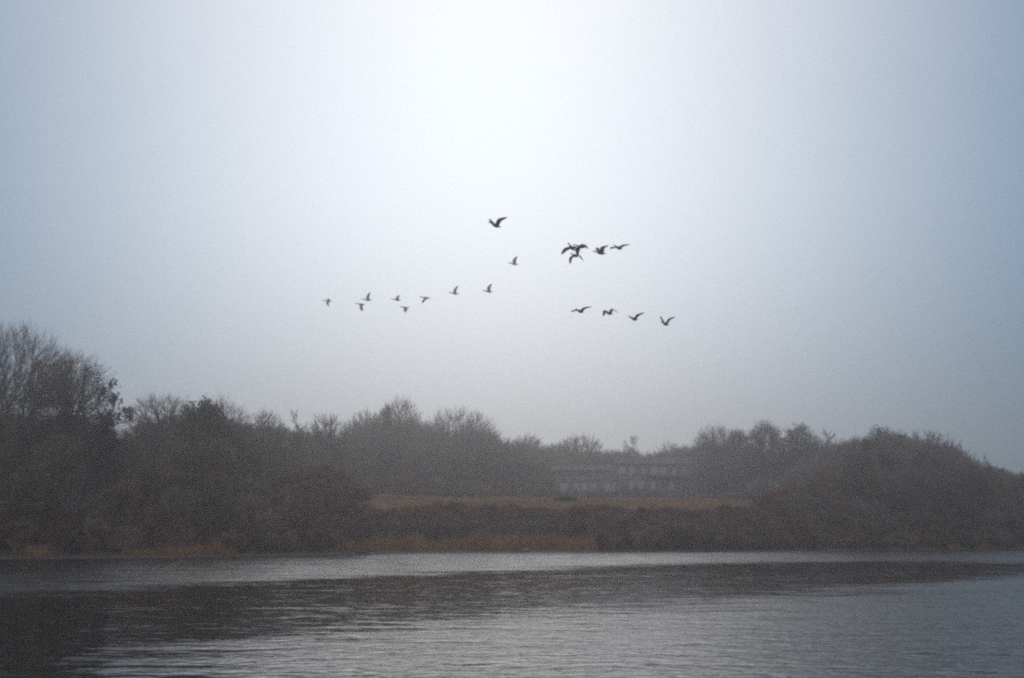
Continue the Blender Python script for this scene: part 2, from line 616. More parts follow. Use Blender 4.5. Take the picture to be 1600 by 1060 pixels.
def fib_dirs(r, n, zmin, jit):
    i = np.arange(n) + 0.5
    z = 1 - (1 - zmin) * i / n
    a = i * 2.399963 + r.uniform(0, 6.28)
    q_ = np.sqrt(np.maximum(0, 1 - z * z))
    return norm(np.stack([q_ * np.cos(a), q_ * np.sin(a), z], 1) + jit * r.normal(size=(n, 3)))


def crown_tree(seed, kind, height, width, dense, leaf, twr):
    """a crown filled branch by branch inside a rounded, slightly lumpy envelope; each order springs from the nearest of the last"""
    r = np.random.default_rng(seed)
    vase = kind == 'vase'
    cz = (0.60 if vase else 0.56) * height
    ax = np.array([width * 0.5, width * 0.5, height - cz])
    if vase:
        ax[:2] *= 1.04
    c0 = np.array([0, 0, cz])
    zmin = -0.35 if vase else -0.6

    def env(d):
        lump = 1 + 0.07 * vnoise(d[:, :1] * 3.0 + seed, d[:, 1:2] * 3.0 + d[:, 2:] * 2.6, seed) + 0.05 * vnoise(d[:, :1] * 8 + seed, d[:, 1:2] * 8 + d[:, 2:] * 7, seed + 5)
        return lump

    def spots(n, rho, jr, jit):
        d = fib_dirs(r, n, zmin, jit)
        q_ = rho * env(d) * (1 + jr * r.normal(size=(n, 1)))
        if vase:       # the underside of a fan shaped crown draws in
            q_ = q_ * np.where(d[:, 2:] < 0, 0.85, 1.0)
        return c0 + d * q_ * ax

    def spring(T, chain, t0, t1, lift):
        """for each target pick the nearest chain and a start on it; curve out to the target"""
        ends = chain[:, -1]
        w_ = np.array([1, 1, 0.8])
        dd = (((T[:, None] - ends[None]) * w_) ** 2).sum(-1)
        k = np.argmin(dd + 0.15 * dd.mean() * r.random(dd.shape), 1)
        t = r.uniform(t0, t1, len(T)) * (chain.shape[1] - 1)
        i0 = np.minimum(t.astype(int), chain.shape[1] - 2)
        f = (t - i0)[:, None]
        S_ = chain[k, i0] * (1 - f) + chain[k, i0 + 1] * f
        L = np.linalg.norm(T - S_, axis=1, keepdims=True)
        tang = norm(chain[k, i0 + 1] - chain[k, i0])
        M = S_ * 0.5 + T * 0.5 + tang * L * 0.16 + r.normal(size=T.shape) * L * 0.07 - np.array([0, 0, lift]) * L
        return S_, M

    ns = 3 if vase else 1
    a = np.arange(ns) * 2.1 + r.uniform(0, 6)
    fork = (0.30 if vase else 0.62) * height
    spread = (0.10 if vase else 0.02) * width
    base = np.stack([np.cos(a) * 0.15 * (ns > 1), np.sin(a) * 0.15 * (ns > 1), np.full(ns, -0.2)], 1)
    end = np.stack([np.cos(a) * spread, np.sin(a) * spread, np.full(ns, fork)], 1)
    trunk = bez(base, base * 0.6 + end * 0.4 + np.array([0, 0, fork * 0.1]), end, 8)
    trunk[:, 1:-1] += r.normal(size=(ns, 6, 3)) * 0.008 * height * np.array([1, 1, 0.2])
    r0 = 0.020 * height * (0.75 if vase else 1.0)
    tr = tubes(trunk, np.broadcast_to(np.linspace(r0, r0 * 0.5, 8), (ns, 8)), 7)
    parts = []

    def add(T, chain, t0, t1, lift, n, ra, rb, sides):
        S_, M = spring(T, chain, t0, t1, lift)
        c = bez(S_, M, T, n)
        if n > 3:
            c[:, 1:-1] += r.normal(size=c[:, 1:-1].shape) * 0.006 * height
        parts.append(tubes(c, np.broadcast_to(np.linspace(ra, rb, n), (len(T), n)), sides))
        return c

    nl = 9 if vase else 15
    limbs = add(spots(nl, 0.55, 0.12, 0.15), trunk, 0.75 if vase else 0.4, 1.0, 0.10, 7, r0 * 0.5, max(r0 * 0.2, twr), 5)
    br = add(spots(int(70 * dense), 0.76, 0.10, 0.18), limbs, 0.35, 1.0, 0.06, 5, max(r0 * 0.2, twr * 1.7), max(twr * 1.3, r0 * 0.08), 4)
    sub = add(spots(int(420 * dense), 0.90, 0.07, 0.14), br, 0.3, 1.0, 0.02, 4, twr * 1.4, twr * 1.1, 3)
    inner = add(spots(int(160 * dense), 0.62, 0.15, 0.3), limbs, 0.2, 1.0, 0.0, 4, twr * 1.4, twr, 3)
    hosts = np.concatenate([sub, inner])
    m = int(5 * max(dense, 0.8))
    k = np.repeat(np.arange(len(hosts)), m)
    t = r.uniform(0.25, 1.0, len(k)) * 2.99
    i0 = t.astype(int); f = (t - i0)[:, None]
    S_ = hosts[k, i0] * (1 - f) + hosts[k, i0 + 1] * f
    out = norm((S_ - c0) / ax) * 0.8 + norm(hosts[k, i0 + 1] - hosts[k, i0]) * 0.7 + r.normal(size=S_.shape) * 0.38 + np.array([0, 0, 0.28])
    L = r.uniform(0.045, 0.11, (len(k), 1)) * height
    E = S_ + norm(out) * L
    Mid = (S_ + E) / 2 + r.normal(size=E.shape) * L * 0.08
    parts.append(tubes(np.stack([S_, Mid, E], 1), np.broadcast_to(np.array([twr, twr * 0.85, twr * 0.6]), (len(E), 3)), 3))
    lf = None
    if leaf:
        tips = E
        if leaf.get('keep', 1) < 1:
            tips = tips[r.random(len(tips)) < leaf['keep']]
        if leaf.get('below'):
            tips = tips[tips[:, 2] < height * leaf['below']]
        lf = leaves(r, tips, leaf['size'], leaf['n'], leaf['spread'])
    return tr, merge(parts), lf


def tree_arrays(seed, kind, height, width, dense=1.0, leaf=None, twig_r=None):
    """returns (trunk arrays, crown twig arrays, leaf arrays or None) in metres, base at the origin"""
    if kind in ('round', 'vase'):
        return crown_tree(seed, kind, height, width, dense, leaf, twig_r or 0.012)
    r = np.random.default_rng(seed)
    lv = grow(r, stems_for(r, kind), levels_for(kind, dense))
    allp = np.concatenate([p.reshape(-1, 3) for p, _ in lv])
    top = np.percentile(allp[:, 2], 99.8)
    crown = allp[allp[:, 2] > 0.35 * top]
    cx = np.median(crown[:, 0]); cy = np.median(crown[:, 1])
    wx = np.percentile(np.abs(crown[:, 0] - cx), 98) * 2
    wy = np.percentile(np.abs(crown[:, 1] - cy), 98) * 2
    sc = np.array([width / wx, width / wy, height / top])
    rs = height / top
    conv = lambda p: (p - np.array([cx, cy, 0]) * np.clip(p[..., 2:3] / (0.4 * top), 0, 1)) * sc
    twr = twig_r or 0.012
    trunk = tubes(conv(lv[0][0]), lv[0][1] * rs, 7)
    parts = []
    for i, (p, rd) in enumerate(lv[1:]):
        last = i >= len(lv) - 3
        parts.append(tubes(conv(p), np.maximum(rd * rs, twr * (1.0 if last else 1.5)), 4 if i == 0 else 3))
    lf = None
    if leaf:
        tips = conv(lv[-1][0][:, -1])
        if leaf.get('keep', 1) < 1:
            tips = tips[r.random(len(tips)) < leaf['keep']]
        if leaf.get('below'):
            tips = tips[tips[:, 2] < height * leaf['below']]
        lf = leaves(r, tips, leaf['size'], leaf['n'], leaf['spread'])
    return trunk, merge(parts), lf


def arrays_to_mesh(name, parts_mats):
    mats, idx, arrs = [], [], []
    for k, (a, m) in enumerate(parts_mats):
        mats.append(m); arrs.append(a)
    V, Q, T = merge(arrs)
    mi_q = np.concatenate([np.full(len(a[1]), k) for k, a in enumerate(arrs)])
    mi_t = np.concatenate([np.full(len(a[2]), k) for k, a in enumerate(arrs)])
    polys = [p for p in (Q, T) if len(p)]
    mi = np.concatenate([m for p, m in ((Q, mi_q), (T, mi_t)) if len(p)])
    return np_mesh(name, V, polys, mats, mi)


def plant_tree(name, cat, label, px, top_py, width_px, Yd, kind, seed, dense=1.0, leaf=None, leaf_mat=None, twig_r=None, group=None, base_px=None):
    p = at(px, top_py, Yd)
    bx = p.x if base_px is None else at(base_px, top_py, Yd).x
    z0 = gz(bx, Yd)
    h = p.z - z0
    w = width_px / F * Yd
    tr, tw, lf = tree_arrays(seed, kind, h, w, dense * 1.05, leaf, twig_r or 0.0001 * Yd)
    root = empty(name, (bx, Yd, z0))
    tag(root, label, cat, group)
    link('trunk', arrays_to_mesh('trunk', [(tr, M_BARK)]), root)
    cr = [(tw, M_TWIG)]
    if lf is not None: cr.append((lf, leaf_mat))
    link('crown', arrays_to_mesh('crown', cr), root)
    return root


BARE = 'bare winter trees along the skyline'
EVER = 'evergreen trees in the wood'
OAKLEAF = dict(size=0.11, n=5, spread=0.2, keep=0.75, below=0.9)
NEEDLES = dict(size=0.26, n=9, spread=0.2)
FIRLEAF = dict(size=0.17, n=7, spread=0.28, keep=0.9)
T = plant_tree
# name, category, label, px, top, width, distance, form, seed ...
T('bare_tree', 'tree', 'tallest bare tree at the far left, vase shaped with long rising limbs', 18, 508, 215, 126, 'vase', 3, 1.6, twig_r=0.012, group=BARE)
T('bare_tree', 'tree', 'tall bare tree cut by the left picture edge behind the vase shaped one', -75, 520, 150, 130, 'vase', 8, 1.1, group=BARE)
T('oak_tree', 'tree', 'dark dense tree still holding withered leaves beside the tallest bare tree', 112, 546, 128, 121, 'round', 5, 1.0, OAKLEAF, M_OAK, group=BARE)
def ragged_pine():
    r = np.random.default_rng(77)
    Yd = 117.0
    b = at(134, 700, Yd)
    z0 = gz(b.x, Yd)
    root = empty('pine_tree', (b.x, Yd, z0))
    tag(root, 'pine with ragged tufted boughs reaching right below the leafy tree', 'pine', EVER)
    loc = lambda px, py, dy=0.0: np.array(at(px, py, Yd + dy)) - np.array([b.x, Yd, z0])
    chain = lambda pts, n: np.stack([np.interp(np.linspace(0, 1, n), np.linspace(0, 1, len(pts)), np.array(pts)[:, k]) for k in range(3)], 1)
    tp = chain([np.array([0, 0, -0.2]), loc(133, 730), loc(128, 670), loc(132, 630), loc(141, 606)], 9)
    link('trunk', arrays_to_mesh('trunk', [(tubes(tp[None], np.linspace(0.26, 0.05, 9)[None], 8), M_BARK)]), root)
    boughs = [([(130, 662), (152, 654), (176, 647), (196, 650), (207, 655)], 0.0), ([(130, 650), (150, 636), (168, 618), (177, 603)], -1.0),
              ([(131, 672), (158, 664), (182, 662), (200, 662)], 1.2),
              ([(130, 655), (112, 640), (98, 632)], 0.8), ([(131, 668), (108, 662), (92, 656)], -0.8), ([(168, 650), (178, 636), (181, 622)], 0.2)]
    wood, tips = [], []
    for pts, dy in boughs:
        c = chain([loc(x, y, dy * k / len(pts)) for k, (x, y) in enumerate(pts)], 8)
        c[1:-1] += r.normal(size=(6, 3)) * 0.08
        wood.append(tubes(c[None], np.linspace(0.085, 0.03, 8)[None], 5))
        for k in range(11):
            t = r.uniform(0.42, 1.0) * 6.99
            p = c[int(t)] + (c[int(t) + 1] - c[int(t)]) * (t % 1)
            e = p + np.array([r.normal() * 0.3, r.normal() * 0.4, r.uniform(0.2, 0.8)])
            wood.append(tubes(np.stack([p, (p + e) / 2 + r.normal(size=3) * 0.04, e])[None], np.array([[0.028, 0.022, 0.018]]), 3))
            n = int(r.integers(2, 5))
            tips += [e + np.array([r.normal() * 0.07, r.normal() * 0.07, 0.18 * q_]) for q_ in range(n)]
    lf = leaves(r, np.array(tips), 0.12, 11, np.array([0.09, 0.09, 0.10]))
    link('crown', arrays_to_mesh('crown', [(merge(wood), M_BARK), (lf, M_NEEDLE)]), root)


ragged_pine()
T('small_fir_tree', 'fir', 'small pointed fir poking up under the tufted pine bough', 166, 648, 26, 115, 'pine', 31, 0.6, FIRLEAF, M_NEEDLE, group=EVER)
T('bare_tree', 'tree', 'broad dome shaped bare tree right of the tufted pine', 253, 612, 122, 134, 'round', 41, 1.0, group=BARE)
T('bare_tree', 'tree', 'bare tree with wispy upright twigs at the right end of the left wood', 345, 621, 105, 137, 'vase', 44, 0.9, group=BARE)
T('holly_tree', 'tree', 'dark round evergreen crown between the dome shaped and the wispy bare tree', 318, 633, 78, 132, 'round', 47, 0.8, FIRLEAF, M_GREEN, group=EVER)
T('bare_tree', 'tree', 'small rounded bare tree in the dip right of the wispy one', 415, 640, 68, 166, 'round', 51, 0.8, group=BARE)
T('bare_tree', 'tree', 'thin bare tree with a forked tip between two rounded bare trees', 466, 640, 44, 190, 'spindly', 54, 0.8, group=BARE)
T('bare_tree', 'tree', 'low rounded bare tree just right of the thin forked one', 510, 645, 71, 214, 'round', 57, 0.8, group=BARE)
T('bare_tree', 'tree', 'bare tree leaning against the left side of the tall fan shaped tree', 573, 642, 78, 262, 'vase', 61, 0.9, group=BARE)
T('spruce_tree', 'spruce', 'narrow dark pointed tree in front of the tall fan shaped tree', 604, 634, 22, 262, 'pine', 64, 0.7, FIRLEAF, M_GREEN, group=EVER)
T('bare_tree', 'tree', 'tall fan shaped bare tree, highest of the middle of the wood', 624, 622, 76, 276, 'vase', 67, 0.9, group=BARE)
T('bare_tree', 'tree', 'wide umbrella shaped bare tree above the left end of the golden bank', 716, 637, 127, 282, 'vase', 71, 1.0, group=BARE)
T('bare_tree', 'tree', 'low bushy bare tree right of the wide umbrella shaped one', 782, 682, 61, 306, 'round', 74, 0.8, group=BARE)
T('bare_tree', 'tree', 'hazy round bare tree left of the house', 824, 678, 71, 318, 'round', 77, 0.8, group=BARE)
T('bare_tree', 'tree', 'pale round bare tree behind the left end of the house', 906, 677, 88, 350, 'round', 81, 0.9, group=BARE)
T('bare_tree', 'tree', 'faint slender bare tree behind the middle of the house', 986, 680, 49, 356, 'spindly', 84, 0.9, group=BARE)
T('bare_tree', 'tree', 'low faint bare tree behind the right half of the house', 1052, 692, 73, 350, 'round', 87, 0.9, group=BARE)
T('bare_tree', 'tree', 'open bare tree right of the house beside the first evergreen crown', 1116, 665, 68, 292, 'vase', 91, 0.9, group=BARE)
T('pine_tree', 'pine', 'small dark evergreen crown between the open bare tree and the rounded pine', 1152, 676, 38, 282, 'round', 94, 0.7, FIRLEAF, M_NEEDLE, group=EVER)
T('pine_tree', 'pine', 'tall rounded pine with a cauliflower outline right of the house', 1194, 663, 56, 272, 'round', 97, 0.8, FIRLEAF, M_NEEDLE, group=EVER)
T('pine_tree', 'pine', 'rounded pine standing just right of the cauliflower shaped one', 1248, 667, 54, 264, 'round', 101, 0.8, FIRLEAF, M_NEEDLE, group=EVER)
T('bare_tree', 'tree', 'see-through bare tree right of the two rounded pines', 1290, 668, 46, 270, 'spindly', 104, 0.9, group=BARE)
T('bare_tree', 'tree', 'low bare tree filling the dip left of the big right hand dome', 1332, 682, 54, 240, 'round', 107, 0.8, group=BARE)
T('holly_tree', 'tree', 'broad dense dark crown on the left of the big right hand dome', 1384, 673, 82, 222, 'round', 111, 0.9, FIRLEAF, M_GREEN, group=EVER)
T('bare_tree', 'tree', 'wide smooth topped bare tree crowning the right end of the wood', 1446, 673, 117, 222, 'round', 114, 1.0, group=BARE)
T('bare_tree', 'tree', 'bare tree stepping down from the right hand dome towards the water', 1494, 702, 76, 216, 'round', 117, 0.9, group=BARE)
T('bare_tree', 'tree', 'small misty bare tree near the right picture edge', 1545, 726, 73, 232, 'round', 121, 0.8, group=BARE)
T('bare_tree', 'tree', 'faint blue bare tree at the very right edge of the photo', 1596, 736, 73, 262, 'round', 124, 0.8, group=BARE)


# ------------------------------------------------------------------ the thicket and the woods behind: uncountable masses, instanced from unlinked kinds
def kinds_collection(name, metas):
    col = bpy.data.collections.new(name)
    for i, me_ in enumerate(metas):
        o = bpy.data.objects.new('kind_%02d' % i, me_)
        col.objects.link(o)
    return col


def scatter(name, pts, scl, rot, col, label):
    me = bpy.data.meshes.new(name)
    me.vertices.add(len(pts))
    me.vertices.foreach_set('co', np.asarray(pts, np.float32).ravel())
    for nm, typ, val in (('scl', 'FLOAT_VECTOR', scl), ('rotz', 'FLOAT', rot)):
        a = me.attributes.new(nm, typ, 'POINT')
        a.data.foreach_set('vector' if typ == 'FLOAT_VECTOR' else 'value', np.asarray(val, np.float32).ravel())
    o = link(name, me)
    g = bpy.data.node_groups.new(name, 'GeometryNodeTree')
    g.interface.new_socket('Geometry', in_out='INPUT', socket_type='NodeSocketGeometry')
    g.interface.new_socket('Geometry', in_out='OUTPUT', socket_type='NodeSocketGeometry')
    n, l = g.nodes, g.links
    gi = n.new('NodeGroupInput'); go = n.new('NodeGroupOutput')
    ci = n.new('GeometryNodeCollectionInfo')
    ci.inputs['Collection'].default_value = col
    ci.inputs['Separate Children'].default_value = True
    ci.inputs['Reset Children'].default_value = True
    ip = n.new('GeometryNodeInstanceOnPoints')
    ip.inputs['Pick Instance'].default_value = True
    l.new(gi.outputs[0], ip.inputs['Points'])
    l.new(ci.outputs[0], ip.inputs['Instance'])
    rnd = n.new('FunctionNodeRandomValue'); rnd.data_type = 'INT'
    for s in rnd.inputs:
        if s.type == 'INT' and s.name == 'Min': s.default_value = 0
        if s.type == 'INT' and s.name == 'Max': s.default_value = len(col.objects) - 1
    out_int = [s for s in rnd.outputs if s.type == 'INT'][0]
    l.new(out_int, ip.inputs['Instance Index'])
    na = n.new('GeometryNodeInputNamedAttribute'); na.data_type = 'FLOAT_VECTOR'; na.inputs['Name'].default_value = 'scl'
    l.new(na.outputs[0], ip.inputs['Scale'])
    nr = n.new('GeometryNodeInputNamedAttribute'); nr.data_type = 'FLOAT'; nr.inputs['Name'].default_value = 'rotz'
    cx = n.new('ShaderNodeCombineXYZ')
    l.new(nr.outputs[0], cx.inputs[2])
    l.new(cx.outputs[0], ip.inputs['Rotation'])
    l.new(ip.outputs[0], go.inputs[0])
    md = o.modifiers.new('scatter', 'NODES')
    md.node_group = g
    tag(o, label, kind='stuff')
    return o


wood_kinds = []
for i, (kd, sd_) in enumerate((('round', 201), ('vase', 202), ('round', 203), ('spindly', 204), ('multi', 205), ('multi', 206))):
    tr, tw, _ = tree_arrays(sd_, kd, 9.0, 6.5, 0.6, None, 0.021)
    wood_kinds.append(arrays_to_mesh('wood_kind', [(tr, M_BARK), (tw, M_TWIG)]))
shrub_kinds = []
for i, sd_ in enumerate((301, 302, 303, 304)):
    tr, tw, _ = tree_arrays(sd_, 'multi', 3.2, 3.0, 0.9, None, 0.017)
    shrub_kinds.append(arrays_to_mesh('shrub_kind', [(tr, M_SHRUB), (tw, M_SHRUB)]))
WOODS = kinds_collection('wood_kinds', wood_kinds)
SHRUBS = kinds_collection('shrub_kinds', shrub_kinds)

# the height to which the mass of branches closes, photo pixels
SKYLINE = np.array([(-400, 600), (-100, 610), (0, 640), (60, 645), (110, 640), (160, 668), (205, 672), (240, 648), (300, 645), (350, 655), (385, 662), (440, 664), (500, 664),
                    (545, 664), (600, 650), (650, 652), (690, 666), (740, 662), (790, 686), (850, 692), (900, 696), (960, 708), (1000, 708), (1050, 702),
                    (1100, 690), (1150, 695), (1250, 690), (1300, 688), (1350, 688), (1400, 684), (1460, 688), (1500, 712), (1540, 734), (1600, 745), (1800, 755), (2200, 765)], float)


def wood_points(px0, px1, y_front, y_back, step, min_s, hmin, hmax, seed, top_slack=(-10, 22), ramp=None):
    r = np.random.default_rng(seed)
    P, S, R = [], [], []
    Yd = y_front
    while Yd < y_back:
        x0 = (px0 - 800) / F * Yd; x1 = (px1 - 800) / F * Yd
        n = int((x1 - x0) / step)
        for i in range(n):
            x = x0 + (x1 - x0) * (i + r.uniform(0, 1)) / n
            y = Yd + r.uniform(-0.5, 0.5) * step
            px = 800 + F * x / y
            s = y - float(shore(x))
            if s < min_s: continue
            z = gz(x, y)
            top = at(px, np.interp(px, SKYLINE[:, 0], SKYLINE[:, 1]) + r.uniform(*top_slack), y).z
            h = min(top - z, hmax)
            if ramp is not None:
                h = min(h, np.interp(s, *ramp) * r.uniform(0.75, 1.15))
            if h < hmin: continue
            h *= r.uniform(0.86, 1.0)
            P.append((x, y, z - 0.05)); S.append(h); R.append(r.uniform(0, 6.28))
        Yd += step * 0.9
    return np.array(P), np.array(S), np.array(R)


def wood_scale(S):
    w = np.clip(S / 9.0, 0.55, 1.3)
    return np.stack([w, w, S / 9.0], 1)


# woods: left wood, the wood behind the bank and house, the right wood
A = wood_points(-260, 420, 112, 142, 2.3, 9, 3.0, 16, 1, ramp=([9, 20, 30], [4.5, 8.5, 17]))
B = wood_points(330, 600, 134, 250, 3.3, 14, 3.0, 22, 2)
Cc = wood_points(540, 1190, 322, 366, 3.6, 20, 3.0, 26, 3)
Cd = wood_points(540, 860, 256, 322, 3.5, 92, 3.0, 26, 33, top_slack=(4, 50))
Dd = wood_points(1105, 1900, 156, 290, 3.2, 6, 3.0, 22, 4, ramp=([6, 16, 28, 40, 80], [4.0, 8.0, 13, 18, 22]))
P = np.concatenate([a[0] for a in (A, B, Cc, Cd, Dd)]); S = np.concatenate([a[1] for a in (A, B, Cc, Cd, Dd)]); R = np.concatenate([a[2] for a in (A, B, Cc, Cd, Dd)])
keep = ~((800 + F * P[:, 0] / P[:, 1] > 850) & (800 + F * P[:, 0] / P[:, 1] < 1112) & (P[:, 1] < 322))
keep &= ~((800 + F * P[:, 0] / P[:, 1] > 1160) & (800 + F * P[:, 0] / P[:, 1] < 1222) & (P[:, 1] < 286) & (P[:, 1] > 215))
pxp = 800 + F * P[:, 0] / P[:, 1]
slack = 24 * vnoise(P[:, 0] * 0.3, P[:, 1] * 0.3, 55)
# the wood thins out and drops towards the open bank from both sides
m_right = pxp - (1185 + np.maximum(270 - P[:, 1], 0) * 0.9 + slack)
m_left = (590 - np.maximum(250 - P[:, 1], 0) * 1.25 + slack) - pxp
keep &= ~((pxp > 840) & (P[:, 1] < 270) & (pxp < 1300) & (m_right < 0))
keep &= ~((pxp < 660) & (P[:, 1] < 250) & (m_left < 0))
S = np.where((pxp > 1000) & (P[:, 1] < 270), S * np.clip(0.5 + m_right / 190, 0.3, 1), S)
S = np.where((pxp < 660) & (pxp > 250) & (P[:, 1] < 250), S * np.clip(0.5 + m_left / 190, 0.3, 1), S)
keep &= ~((800 + F * P[:, 0] / P[:, 1] > 840) & (800 + F * P[:, 0] / P[:, 1] < 1185) & (P[:, 1] < 268))
P, S, R = P[keep], S[keep], R[keep]
print('woods', len(P))
scatter('woods', P, wood_scale(S), R, WOODS, 'misty mass of bare winter woodland behind the shore')


def shrub_points(px0, px1, s0, s1, step, seed, h0, h1, cap=None):
    r = np.random.default_rng(seed)
    P, S, R = [], [], []
    x = min((px0 - 800) / F * 100, (px0 - 800) / F * 300)
    xe = max((px1 - 800) / F * 100, (px1 - 800) / F * 300)
    while x < xe:
        s = s0
        while s < s1:
            xx = x + r.uniform(-0.6, 0.6) * step; ss = s + r.uniform(-0.5, 0.5) * step
            y = float(shore(xx)) + ss
            px = 800 + F * xx / y
            if px0 <= px <= px1 and ss > s0 - 0.5:
                h = np.interp(ss, (s0, s1), (h0, h1)) * r.uniform(0.7, 1.15) * (1 + 0.25 * float(vnoise(xx * 0.5, y * 0.5, 41)))
                if px0 > 1000: h *= min(1.0, max(0.3, 0.3 + (px - px0) / 130 + 0.2 * float(vnoise(xx * 0.4, y * 0.4, 44))))
                if cap is not None: h = min(h, max(cap + 0.9 * float(vnoise(xx * 0.35, y * 0.2, 43)) - gz(xx, y), 0.5) * r.uniform(0.8, 1.05))
                P.append((xx, y, gz(xx, y) - 0.05)); S.append(h); R.append(r.uniform(0, 6.28))
            s += step
        x += step
    return np.array(P), np.array(S), np.array(R)


parts = [shrub_points(-300, 540, 3.8, 26, 1.35, 5, 1.9, 4.6),
         shrub_points(540, 960, 6.2, 17, 1.15, 6, 2.6, 2.2, 5.95),
         shrub_points(470, 565, 12, 26, 1.5, 66, 2.4, 1.6),
         shrub_points(930, 1200, 2.6, 17, 1.15, 7, 2.6, 2.4, 5.8),
         shrub_points(1170, 1950, 2.0, 24, 1.45, 8, 1.9, 4.4),
         shrub_points(470, 575, 22, 60, 2.2, 67, 2.0, 1.0),
         shrub_points(850, 1240, 118, 138, 2.3, 68, 0.9, 1.9),
         shrub_points(540, 860, 92, 112, 2.3, 70, 2.0, 4.0),
         shrub_points(1100, 1280, 70, 118, 2.4, 69, 1.4, 3.6)]
P = np.concatenate([a[0] for a in parts]); S = np.concatenate([a[1] for a in parts]); R = np.concatenate([a[2] for a in parts])
print('shrubs', len(P))
w = np.clip(S / 3.2, 0.6, 1.3)
scatter('shrubbery', P, np.stack([w, w, S / 3.2], 1), R, SHRUBS, 'reddish brown leafless shrubs crowding the far bank')


# ------------------------------------------------------------------ dry grass and reeds
def blades(r, P, h, wd, lean):
    n = len(P)
    a = r.uniform(0, 6.28, n)
    side = np.stack([np.cos(a), np.sin(a), np.zeros(n)], 1)
    b = r.uniform(0, 6.28, n)
    ln = np.stack([np.cos(b), np.sin(b), np.zeros(n)], 1) * (lean * r.uniform(0.2, 1, n) * h)[:, None]
    up = np.zeros((n, 3)); up[:, 2] = h
    m = P + up * 0.55 + ln * 0.3
    t = P + up + ln
    w = (wd * r.uniform(0.7, 1.3, n))[:, None]
    V = np.stack([P - side * w, P + side * w, m + side * w * 0.8, m - side * w * 0.8, t], 1).reshape(-1, 3)
    i = np.arange(n)[:, None] * 5
    return V, i + np.array([[0, 1, 2, 3]]), i + np.array([[3, 2, 4]])


def grass_patch(name, px0, px1, s0, s1, n, h0, h1, wd, lean, mat, label, seed, thr=-9.0, soft=70):
    r = np.random.default_rng(seed)
    x = r.uniform((px0 - 800) / F * (155 if px0 < 800 else 135) * (1 if s1 < 20 else 1.45), (px1 - 800) / F * (175 if px1 > 800 else 100) * (1 if s1 < 20 else 1.35), n)
    s = r.uniform(s0, s1, n)
    y = shore(x) + s
    px = 800 + F * x / y
    d = vnoise(x * 0.45, y * 0.6, seed + 1)
    ok = (px > px0) & (px < px1) & (d > thr)
    edge = np.minimum(px - px0, px1 - px) / soft
    ok &= r.random(n) < np.clip(edge, 0, 1)
    x, y, d = x[ok], y[ok], d[ok]
    P = np.stack([x, y, ground_z(x, y) - 0.02], 1)
    h = r.uniform(h0, h1, len(x)) * (1 + 0.45 * vnoise(x * 0.9, y * 0.5, seed + 2))
    V, Q, T_ = blades(r, P, h, wd, lean)
    me = np_mesh(name, V, [Q, T_], mat)
    return tag(link(name, me), label, kind='stuff')


grass_patch('dry_grass', 520, 1205, 16, 80, 110000, 0.3, 0.7, 0.028, 0.5, M_STRAW, 'golden dry grass on the bank in front of the house', 61, -9.0, 150)
grass_patch('reeds', 525, 965, 2.4, 6.6, 26000, 0.4, 1.6, 0.024, 0.4, M_REED, 'rust coloured dry reeds along the middle of the shore', 62, -0.65)
grass_patch('reeds', 200, 385, 1.6, 4.6, 9000, 0.35, 1.4, 0.02, 0.4, M_REED, 'thin strip of brown reeds below the left thicket', 63, -0.45)
grass_patch('reeds', 30, 110, 1.6, 4.2, 3200, 0.3, 1.1, 0.02, 0.4, M_REED, 'small clump of brown reeds at the far left shore', 64, -0.5, 35)
grass_patch('reeds', 1420, 1640, 1.6, 4.0, 3500, 0.3, 0.7, 0.018, 0.3, M_REED, 'low dull grass on the misty right hand shore', 65, -0.1)

# ------------------------------------------------------------------ evergreen bushes that stand out by the house and a leafy sprig
def bush(name, label, px, py_top, width_px, Yd, seed, mat, leaf):
    p = at(px, py_top, Yd)
    z0 = gz(p.x, Yd)
    tr, tw, lf = tree_arrays(seed, 'multi', max(p.z - z0, 0.8), width_px / F * Yd, 0.6, leaf, 0.01)
    root = empty(name, (p.x, Yd, z0))
    tag(root, label, 'bush')
    link('trunk', arrays_to_mesh('trunk', [(tr, M_SHRUB)]), root)
    link('foliage', arrays_to_mesh('foliage', [(tw, M_SHRUB), (lf, mat)]), root)
    return root


BUSHLEAF = dict(size=0.09, n=4, spread=0.12)
bush('evergreen_bush', 'round dark green bush in front of the middle of the house', 990, 761, 44, 284, 401, M_GREEN, BUSHLEAF)
bush('evergreen_bush', 'low dull green bush in the golden bank below the left house corner', 884, 778, 30, 176, 402, M_GREEN, BUSHLEAF)
bush('evergreen_bush', 'wide dark bush under the porch at the right of the house', 1110, 752, 50, 280, 403, M_GREEN, BUSHLEAF)
bush('leafy_bush', 'bush with a few yellow green leaves high in the left thicket', 338, 724, 34, 119, 404, M_YELLOW, dict(size=0.07, n=1, spread=0.06, keep=0.05))
bush('leafy_bush', 'tiny sprig of yellow green leaves left of the other leafy bush', 276, 728, 14, 118, 405, M_YELLOW, dict(size=0.07, n=1, spread=0.06, keep=0.05))

# ------------------------------------------------------------------ the house on the bank
M_SHINGLE = noise_mat('weathered_shingle', (0.14, 0.14, 0.148), (0.22, 0.22, 0.23), 2.5, 0.85, 0.2, 0.4, stretch=(1, 1, 6))
M_ROOF = noise_mat('roof_shingle', (0.08, 0.08, 0.083), (0.14, 0.137, 0.14), 2.0, 0.85, 0.2, 0.4, stretch=(1, 4, 4))
M_TRIM = noise_mat('white_trim', (0.27, 0.275, 0.285), (0.36, 0.365, 0.37), 1.0, 0.6, 0.3)
M_BRICK = noise_mat('chimney_brick', (0.16, 0.12, 0.11), (0.24, 0.18, 0.16), 3.0, 0.9, 0.2, 0.3)


